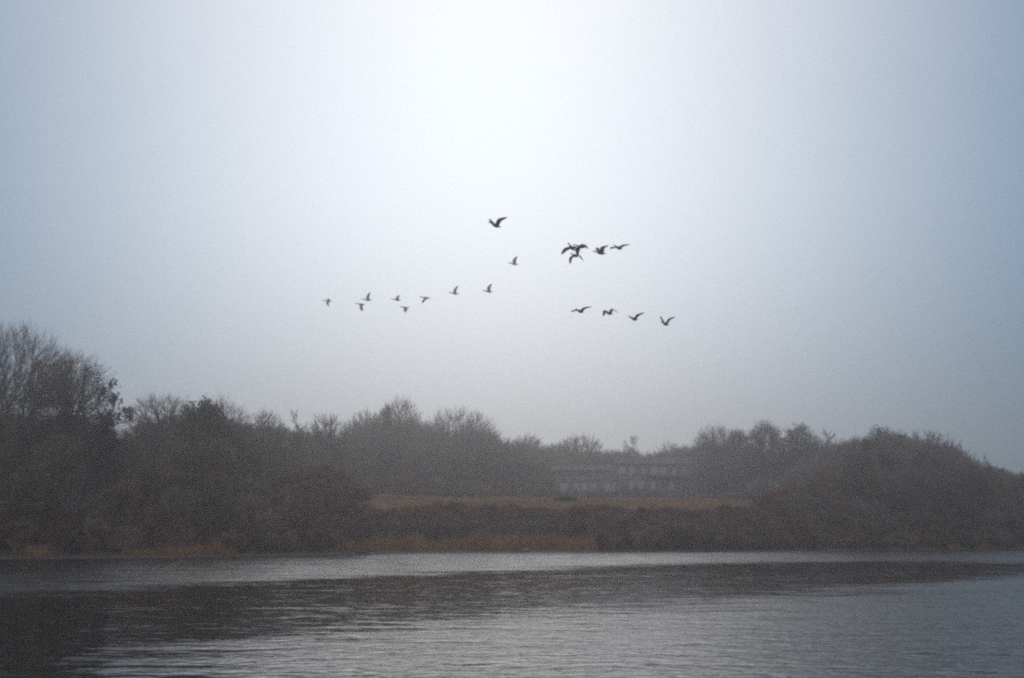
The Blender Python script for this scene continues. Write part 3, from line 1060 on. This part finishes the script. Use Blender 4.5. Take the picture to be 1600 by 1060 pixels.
def glass_mat():
    m, n, l = new_mat('window_glass')
    p = n['Principled BSDF']
    p.inputs['Base Color'].default_value = (0.22, 0.265, 0.275, 1)
    p.inputs['Roughness'].default_value = 0.04
    p.inputs['Metallic'].default_value = 0.55
    return m


M_GLASS = glass_mat()
HY = 292.0
hp = at(980, 780, HY)
HZ = gz(hp.x, HY) - 0.1
PPM = F / HY


def hx(px): return (px - 980) / PPM
def hz(py): return at(980, py, HY).z - HZ


def window(root, x0, x1, z0, z1, y, bars=1):
    """a framed window standing proud of the wall face at y, its panes set back inside the frame"""
    t = 0.09
    s = Solid()
    s.box(x0, x0 + t, y - 0.08, y - 0.003, z0, z1).box(x1 - t, x1, y - 0.08, y - 0.003, z0, z1)
    s.box(x0 + t, x1 - t, y - 0.08, y - 0.003, z0, z0 + t).box(x0 + t, x1 - t, y - 0.08, y - 0.003, z1 - t, z1)
    w = link('window', bpy.data.meshes.new('window'), root)
    w.data.from_pydata(s.v, [], s.f); w.data.materials.append(M_TRIM)
    n = bars + 1
    zs = [z0 + t + (z1 - z0 - 2 * t) * i / n for i in range(n + 1)]
    for i in range(n):
        Solid().box(x0 + t, x1 - t, y - 0.05, y - 0.03, zs[i] + (0.025 if i else 0), zs[i + 1] - (0.025 if i < n - 1 else 0)).build('pane', M_GLASS, w)
    for i in range(1, n):
        Solid().box(x0 + t, x1 - t, y - 0.07, y - 0.02, zs[i] - 0.023, zs[i] + 0.023).build('bar', M_TRIM, w)
    Solid().box(x0 - 0.08, x1 + 0.08, y - 0.13, y - 0.003, z0 - 0.1, z0 - 0.003).build('sill', M_TRIM, w)
    return w


house = empty('house', (hp.x, HY, HZ))
tag(house, 'long grey shingled house with white trimmed windows on the misty bank', 'house')
# left wing: low, roof ridge parallel to the shore
lx0, lx1 = hx(868), hx(962)
le, lr = hz(735), hz(727)
Solid().box(lx0, lx1, -0.0, 6.5, -0.4, le).build('wall', M_SHINGLE, house)
Solid().prism_x([(-0.6, le + 0.02), (-0.6, le + 0.22), (3.25, lr + 0.2), (7.1, le + 0.22), (7.1, le + 0.02), (3.25, lr)], lx0 - 0.45, lx1 + 0.02).build('roof', M_ROOF, house)
for x in (lx0, lx1 - 0.16):
    Solid().box(x - 0.02, x + 0.16, -0.06, -0.004, -0.2, le - 0.02).build('corner_board', M_TRIM, house)
Solid().box(lx0 - 0.45, lx1, -0.66, -0.605, le - 0.02, le + 0.24).build('fascia', M_TRIM, house)
for a, b in ((897, 907), (909, 920), (922, 933), (944, 955), (957, 962)):
    window(house, hx(a), hx(b) - 0.02, hz(774), hz(755), 0.0, 1)
window(house, hx(876), hx(888), hz(772), hz(755), 0.0, 1)
# right wing: taller, with a dormer, porch and chimney
rx0, rx1 = hx(964), hx(1090)
re_, rr = hz(724), hz(714)
Solid().box(rx0, rx1, 1.4, 9.4, -0.4, re_).build('wall', M_SHINGLE, house)
roof = Solid().prism_x([(0.8, re_ + 0.02), (0.8, re_ + 0.24), (5.4, rr + 0.2), (10.0, re_ + 0.24), (10.0, re_ + 0.02), (5.4, rr)], rx0 - 0.4, rx1 + 0.4).build('roof', M_ROOF, house)
# gable triangles
g = Solid()
g.prism_x([(1.4, re_), (9.4, re_), (5.4, rr - 0.06)], rx0 + 0.01, rx0 + 0.2)
g.build('gable', M_SHINGLE, house)
g = Solid()
g.prism_x([(1.4, re_), (9.4, re_), (5.4, rr - 0.06)], rx1 - 0.2, rx1 - 0.01)
g.build('gable', M_SHINGLE, house)
g = Solid()
g.prism_x([(0.0, le), (6.5, le), (3.25, lr - 0.06)], lx0 + 0.01, lx0 + 0.2)
g.build('gable', M_SHINGLE, house)
Solid().box(rx0 - 0.4, rx1 + 0.4, 0.74, 0.796, re_ - 0.02, re_ + 0.27).build('fascia', M_TRIM, house)
ch = Solid().box(hx(1082), hx(1090), 4.2, 5.4, re_ + 0.3, hz(708)).build('chimney', M_BRICK, house)
Solid().box(hx(1082) - 0.08, hx(1090) + 0.08, 4.12, 5.48, hz(708) + 0.003, hz(708) + 0.15).build('chimney_cap', M_BRICK, ch)
for a, b in ((968, 979), (984, 993), (1004, 1010), (1019, 1029), (1032, 1043), (1052, 1058), (1067, 1076)):
    window(house, hx(a), hx(b), hz(741), hz(729), 1.4, 1)
Solid().box(lx0 - 0.02, lx1, -0.05, -0.004, hz(748) - 0.1, hz(748) + 0.1).build('band_board', M_TRIM, house)
Solid().box(rx0 - 0.02, hx(1010), 1.35, 1.396, hz(746) - 0.1, hz(746) + 0.1).build('band_board', M_TRIM, house)
window(house, hx(984), hx(994), hz(767), hz(751), 1.4, 1)
window(house, hx(997), hx(1008), hz(767), hz(751), 1.4, 1)
window(house, hx(1018), hx(1026), hz(767), hz(752), 1.4, 1)
window(house, hx(1046), hx(1054), hz(767), hz(752), 1.4, 1)
dr = Solid().box(hx(1033), hx(1041), 1.33, 1.397, 0.15, 2.3).build('door', M_TRIM, house)
Solid().box(hx(1033) + 0.15, hx(1041) - 0.15, 1.31, 1.328, 1.1, 2.1).build('pane', M_GLASS, dr)
# porch
py0, pz = -1.0, hz(746)
Solid().prism_x([(py0 - 0.3, pz), (py0 - 0.3, pz + 0.18), (1.38, pz + 0.75), (1.38, pz + 0.57)], hx(1012), hx(1082)).build('porch_roof', M_ROOF, house)
for a in (1014, 1030, 1046, 1062, 1078):
    Solid().box(hx(a), hx(a) + 0.18, py0, py0 + 0.18, 0.2, pz + 0.02).build('porch_post', M_TRIM, house)
Solid().box(hx(1012), hx(1082), py0 - 0.2, 1.38, -0.3, 0.18).build('porch_floor', M_SHINGLE, house)
for x in (rx0, rx1 - 0.16):
    Solid().box(x - 0.02, x + 0.16, 1.34, 1.396, -0.2, re_ - 0.02).build('corner_board', M_TRIM, house)

# small outbuilding to the right
SY = 272.0
sp = at(1190, 770, SY)
SZ = gz(sp.x, SY) - 0.1
shed = empty('outbuilding', (sp.x, SY, SZ))
tag(shed, 'small pale gabled outbuilding half lost among trees right of the house', 'outbuilding')
hw = 21 / F * SY
ez = at(1190, 749, SY).z - SZ
tz = at(1190, 736, SY).z - SZ
Solid().prism_y([(-hw, -0.3), (hw, -0.3), (hw, ez), (0, tz), (-hw, ez)], 0, 5).build('wall', noise_mat('pale_shingle', (0.26, 0.27, 0.28), (0.36, 0.37, 0.38), 2.0, 0.85, 0.2, 0.3, stretch=(1, 1, 6)), shed)
k = (tz - ez) / hw
for sgn in (-1, 1):
    x1 = sgn * (hw + 0.35)
    Solid().prism_y([(0, tz + 0.02), (x1, ez - 0.35 * k + 0.02), (x1, ez - 0.35 * k + 0.2), (0, tz + 0.2)], -0.4, 5.4).build('roof', M_ROOF, shed)
window(shed, -0.7, 0.7, ez - 1.6, ez - 0.3, 0.0, 1)

# ------------------------------------------------------------------ rocks at the water's edge
def rock(px, py, w, h, seed, label, mat, group=None):
    r = np.random.default_rng(seed)
    import bmesh
    bm = bmesh.new()
    bmesh.ops.create_icosphere(bm, subdivisions=2, radius=1)
    for v in bm.verts:
        n = v.co.normalized()
        v.co = n * (1 + 0.22 * float(vnoise(n.x * 2.2 + seed, n.y * 2.2 + n.z * 1.7, seed)))
        v.co.x *= w / 2; v.co.y *= w / 2 * 0.8; v.co.z *= h * 0.75
    me = bpy.data.meshes.new('rock')
    bm.to_mesh(me); bm.free()
    me.materials.append(mat)
    x, y = on_water(px, py)
    o = link('rock', me, None, (x, y, max(gz(x, y), -0.05) + h * 0.15))
    return tag(o, label, 'rock', group)


ROCKS = 'rocks along the far shoreline'
rock(556, 865, 1.0, 0.30, 1, 'flat dark rock at the tip of the left promontory', M_ROCK, ROCKS)
rock(568, 865, 0.8, 0.35, 2, 'dark rock second out from the left promontory tip', M_ROCK, ROCKS)
rock(577, 864, 1.2, 0.45, 3, 'largest dark rock at the waterline below the left end of the reeds', M_ROCK, ROCKS)
rock(581, 864.6, 0.6, 0.25, 4, 'small pale rock touching the largest dark rock', M_ROCK_PALE, ROCKS)
rock(671, 862.5, 0.7, 0.3, 5, 'left of two small dark rocks offshore of the rust coloured reeds', M_ROCK, ROCKS)
rock(681, 862, 0.8, 0.35, 6, 'right of two small dark rocks offshore of the rust coloured reeds', M_ROCK, ROCKS)
rock(809, 862, 0.7, 0.35, 7, 'small dark rock beside the pale pinkish stone', M_ROCK, ROCKS)
rock(821, 862, 0.9, 0.35, 8, 'pale pinkish stone lying at the middle of the waterline', M_ROCK_PALE, ROCKS)

# ------------------------------------------------------------------ geese
def flat(name, c, rough=0.7):
    return noise_mat(name, tuple(v * 0.8 for v in c), tuple(min(1, v * 1.2) for v in c), 9.0, rough, 0.2)


GM = [flat('goose_brown', (0.10, 0.08, 0.065)), flat('goose_black', (0.018, 0.018, 0.02)), flat('goose_white', (0.6, 0.58, 0.55)),
      flat('goose_breast', (0.22, 0.19, 0.165)), flat('goose_wing', (0.075, 0.064, 0.055)), flat('goose_flight_feather', (0.04, 0.036, 0.034))]
RINGS = [(-0.43, 0.030, 0.055, 0.006), (-0.35, 0.028, 0.060, 0.014), (-0.27, 0.016, 0.062, 0.046), (-0.15, 0.002, 0.088, 0.082),
         (-0.05, -0.002, 0.102, 0.100), (0.05, -0.002, 0.104, 0.104), (0.15, 0.0, 0.094, 0.094), (0.22, 0.008, 0.072, 0.076),
         (0.28, 0.022, 0.054, 0.060), (0.35, 0.034, 0.041, 0.046), (0.43, 0.040, 0.036, 0.039), (0.50, 0.046, 0.036, 0.039),
         (0.535, 0.054, 0.041, 0.048), (0.575, 0.056, 0.041, 0.047), (0.605, 0.048, 0.026, 0.030), (0.655, 0.038, 0.010, 0.008)]
WING = [(0.0, 0.15, -0.15, 0.030), (0.10, 0.185, -0.15, 0.034), (0.22, 0.205, -0.14, 0.030), (0.34, 0.215, -0.135, 0.024), (0.44, 0.185, -0.15, 0.017),
        (0.55, 0.11, -0.175, 0.012), (0.64, 0.03, -0.185, 0.008), (0.71, -0.06, -0.18, 0.005), (0.745, -0.12, -0.165, 0.003)]


def goose(label, px, py, Yd, head, pitch, roll, inner, outer, inner_r=None, outer_r=None, sweep=0.0, fold=1.0, neck=0.0, scale=1.0, group='geese flying over the pond'):
    """head: angle the bird turns towards the camera from flying straight left; inner/outer: wing angles above level"""
    inner_r = inner if inner_r is None else inner_r
    outer_r = outer if outer_r is None else outer_r
    N = 12
    V, F_, MI = [], [], []
    for i, (x, zc, ry, rz) in enumerate(RINGS):
        lift = neck * max(0.0, x - 0.2) / 0.45
        for k in range(N):
            a = (k + 0.5) * 2 * math.pi / N
            V.append((x, ry * math.cos(a), zc + lift * 0.45 + rz * math.sin(a)))
    r0, r1 = 3, 6
    for i in range(len(RINGS) - 1):
        xm = (RINGS[i][0] + RINGS[i + 1][0]) / 2
        for k in range(N):
            k2 = (k + 1) % N
            if r0 <= i < r1 and k in (0, 4): continue
            am = (k + 1) * 2 * math.pi / N
            if xm < -0.31: m = 1
            elif xm < -0.21: m = 2 if math.sin(am) < 0.6 else 1
            elif xm < 0.2: m = 3 if math.sin(am) < -0.3 else 0
            elif xm < 0.27: m = 3
            elif 0.51 < xm < 0.58 and math.sin(am) < 0.3: m = 2
            else: m = 1
            F_.append((i * N + k, i * N + k2, (i + 1) * N + k2, (i + 1) * N + k)[::-1]); MI.append(m)
    F_.append(tuple(range(N))); MI.append(1)
    e = (len(RINGS) - 1) * N
    F_.append(tuple(e + k for k in range(N))[::-1]); MI.append(1)
    for side in (1, -1):
        ia, oa = (inner, outer) if side == 1 else (inner_r, outer_r)     # side 1 = the bird's left (+y)
        ktop, kbot = (1, 0) if side == 1 else (4, 5)
        # hole boundary, leading edge first
        top = [i * N + ktop for i in (6, 5, 4, 3)]
        bot = [i * N + kbot for i in (6, 5, 4, 3)]
        prev = (top, bot)
        y, z, ps, xo = 0.088, 0.045, 0.0, 0.0
        for j, (sp_, le_, te_, th) in enumerate(WING[1:]):
            t = min(1.0, max(0.0, (sp_ - 0.24) / 0.22))
            t = t * t * (3 - 2 * t)
            a = math.radians(ia * (1 - t) + oa * t)
            ds = sp_ - ps; ps = sp_
            y += ds * math.cos(a); z += ds * math.sin(a)
            xo -= ds * math.sin(math.radians(sweep)) * (1 if sp_ > 0.3 else 0.2)
            ny, nz = -math.sin(a), math.cos(a)
            ct, cb = [], []
            for q_, (fx, up, dn) in enumerate(((0.0, 0.15, 0.15), (0.22, 1.0, 0.35), (0.6, 0.75, 0.0), (1.0, 0.12, -0.02))):
                x = le_ + (te_ - le_) * (0.5 + (fx - 0.5) * fold) + xo
                for lst, off in ((ct, th * up), (cb, -th * dn)):
                    V.append((x, side * (y + ny * off), z + nz * off)); lst.append(len(V) - 1)
            wm = 4 if sp_ < 0.45 else 5
            for q_ in range(3):
                f1 = (prev[0][q_], prev[0][q_ + 1], ct[q_ + 1], ct[q_])
                f2 = (prev[1][q_ + 1], prev[1][q_], cb[q_], cb[q_ + 1])
                for f in (f1, f2):
                    F_.append(f if side == 1 else f[::-1]); MI.append(5 if q_ == 2 else wm)
            for f in ((prev[1][0], prev[0][0], ct[0], cb[0]), (prev[0][3], prev[1][3], cb[3], ct[3])):
                F_.append(f if side == 1 else f[::-1]); MI.append(wm)
            prev = (ct, cb)
        f = tuple(prev[0]) + tuple(prev[1][::-1])
        F_.append(f if side == 1 else f[::-1]); MI.append(5)
    me = bpy.data.meshes.new('goose')
    me.from_pydata(V, [], F_)
    for m in GM: me.materials.append(m)
    me.polygons.foreach_set('material_index', MI)
    me.polygons.foreach_set('use_smooth', [True] * len(F_))
    import bmesh
    bm = bmesh.new(); bm.from_mesh(me)
    bmesh.ops.recalc_face_normals(bm, faces=bm.faces)
    bm.to_mesh(me); bm.free()
    o = link('goose', me, None, at(px, py, Yd))
    # forward is local +X; flying left = 180 degrees, towards the camera adds
    o.rotation_mode = 'XYZ'
    o.rotation_euler = (math.radians(roll), math.radians(-pitch), math.radians(180 + head))
    o.scale = (scale,) * 3
    return tag(o, label, 'goose', group)


#      label                                                                      px   py   Y   head pitch roll inner outer
goose('highest goose of the flock, wings raised in a V', 775, 353, 63, 50, 4, 0, 52, 18, 50, 40)
goose('goose with drooping wings in front of an overlapping goose', 894, 388, 66, 62, 12, -4, -14, -40, -20, -34)
goose('goose partly hidden behind the one with drooping wings', 908, 386, 76, 30, 2, 4, 8, -58, -20, -52)
goose('goose with both wings bent straight down below the overlapping pair', 899, 400, 80, 54, 2, 2, -12, -66, -26, -62)
goose('goose with one broad wing lifted, left of the level winged goose', 939, 396, 74, 30, 2, 2, 62, 12, 55, 40)
goose('level winged goose at the right end of the upper cluster', 967, 388, 76, 52, 2, 0, 14, 6, 10, 2)
goose('first goose from the left in the lower near row', 907, 487, 74, 54, 2, 0, 28, 10, 12, 0)
goose('second goose of the lower near row, wings arched with tips down', 952, 490, 78, 50, 2, 0, 52, -40, 48, -55)
goose('third goose of the lower near row, long wing stretched to the right', 991, 499, 76, 50, 2, 0, 40, 20, 38, 24)
goose('last goose of the lower near row, wings held steeply up', 1040, 507, 78, 54, 3, 0, 52, 30, 62, 56)
goose('faint goose at the left end of the far line', 513, 471, 219, 14, 2, 0, 40, -40, -30, -50, fold=0.72, scale=1.8)
goose('faint far goose with wing up, above the wing-down one', 575, 469, 201, 14, 3, 0, 66, 74, 66, 74, fold=0.72, scale=1.8)
goose('faint far goose with wing down, second from the left end', 565, 476, 205, 14, 2, 0, -62, -66, -60, -66, fold=0.72, scale=1.8)
goose('faint far goose with half raised wing above the lowest goose', 621, 469, 205, 14, 4, 0, 52, 10, 50, 10, fold=0.72, scale=1.8)
goose('lowest goose of the far line, wing lowered', 634, 481, 205, 14, 3, 0, -35, -48, -30, -40, fold=0.72, scale=1.8)
goose('faint far goose with a broad wing sweeping forward and down', 666, 466, 191, 16, 3, 0, -30, -40, -30, -40, sweep=-35, fold=0.72, scale=1.8)
goose('faint far goose with raised wing, third from the right end', 711, 459, 195, 14, 5, 0, 64, 66, 64, 70, fold=0.72, scale=1.8)
goose('faint far goose with raised wing, second from the right end', 764, 456, 191, 14, 4, 0, 66, 70, 64, 72, fold=0.72, scale=1.8)
goose('far goose flying higher than its line under the topmost goose', 804, 413, 188, 16, 4, 0, 68, 74, 66, 74, fold=0.72, scale=1.8)

# ------------------------------------------------------------------ the foggy air
hb = Solid().box(-370, 430, -60, 560, -1.95, 52)
me = bpy.data.meshes.new('haze')
me.from_pydata(hb.v, [], hb.f)
m, n, l = new_mat('haze_air')
n.remove(n['Principled BSDF'])
v = n.new('ShaderNodeVolumePrincipled')
v.inputs['Color'].default_value = HAZE_COLOR
v.inputs['Density'].default_value = HAZE_DENSITY
v.inputs['Density Attribute'].default_value = ''
v.inputs['Anisotropy'].default_value = HAZE_G
l.new(v.outputs[0], n['Material Output'].inputs['Volume'])
try: m.cycles.homogeneous_volume = True
except Exception: pass
me.materials.append(m)
tag(link('haze', me), 'pale morning fog hanging over the pond and the trees', kind='stuff')
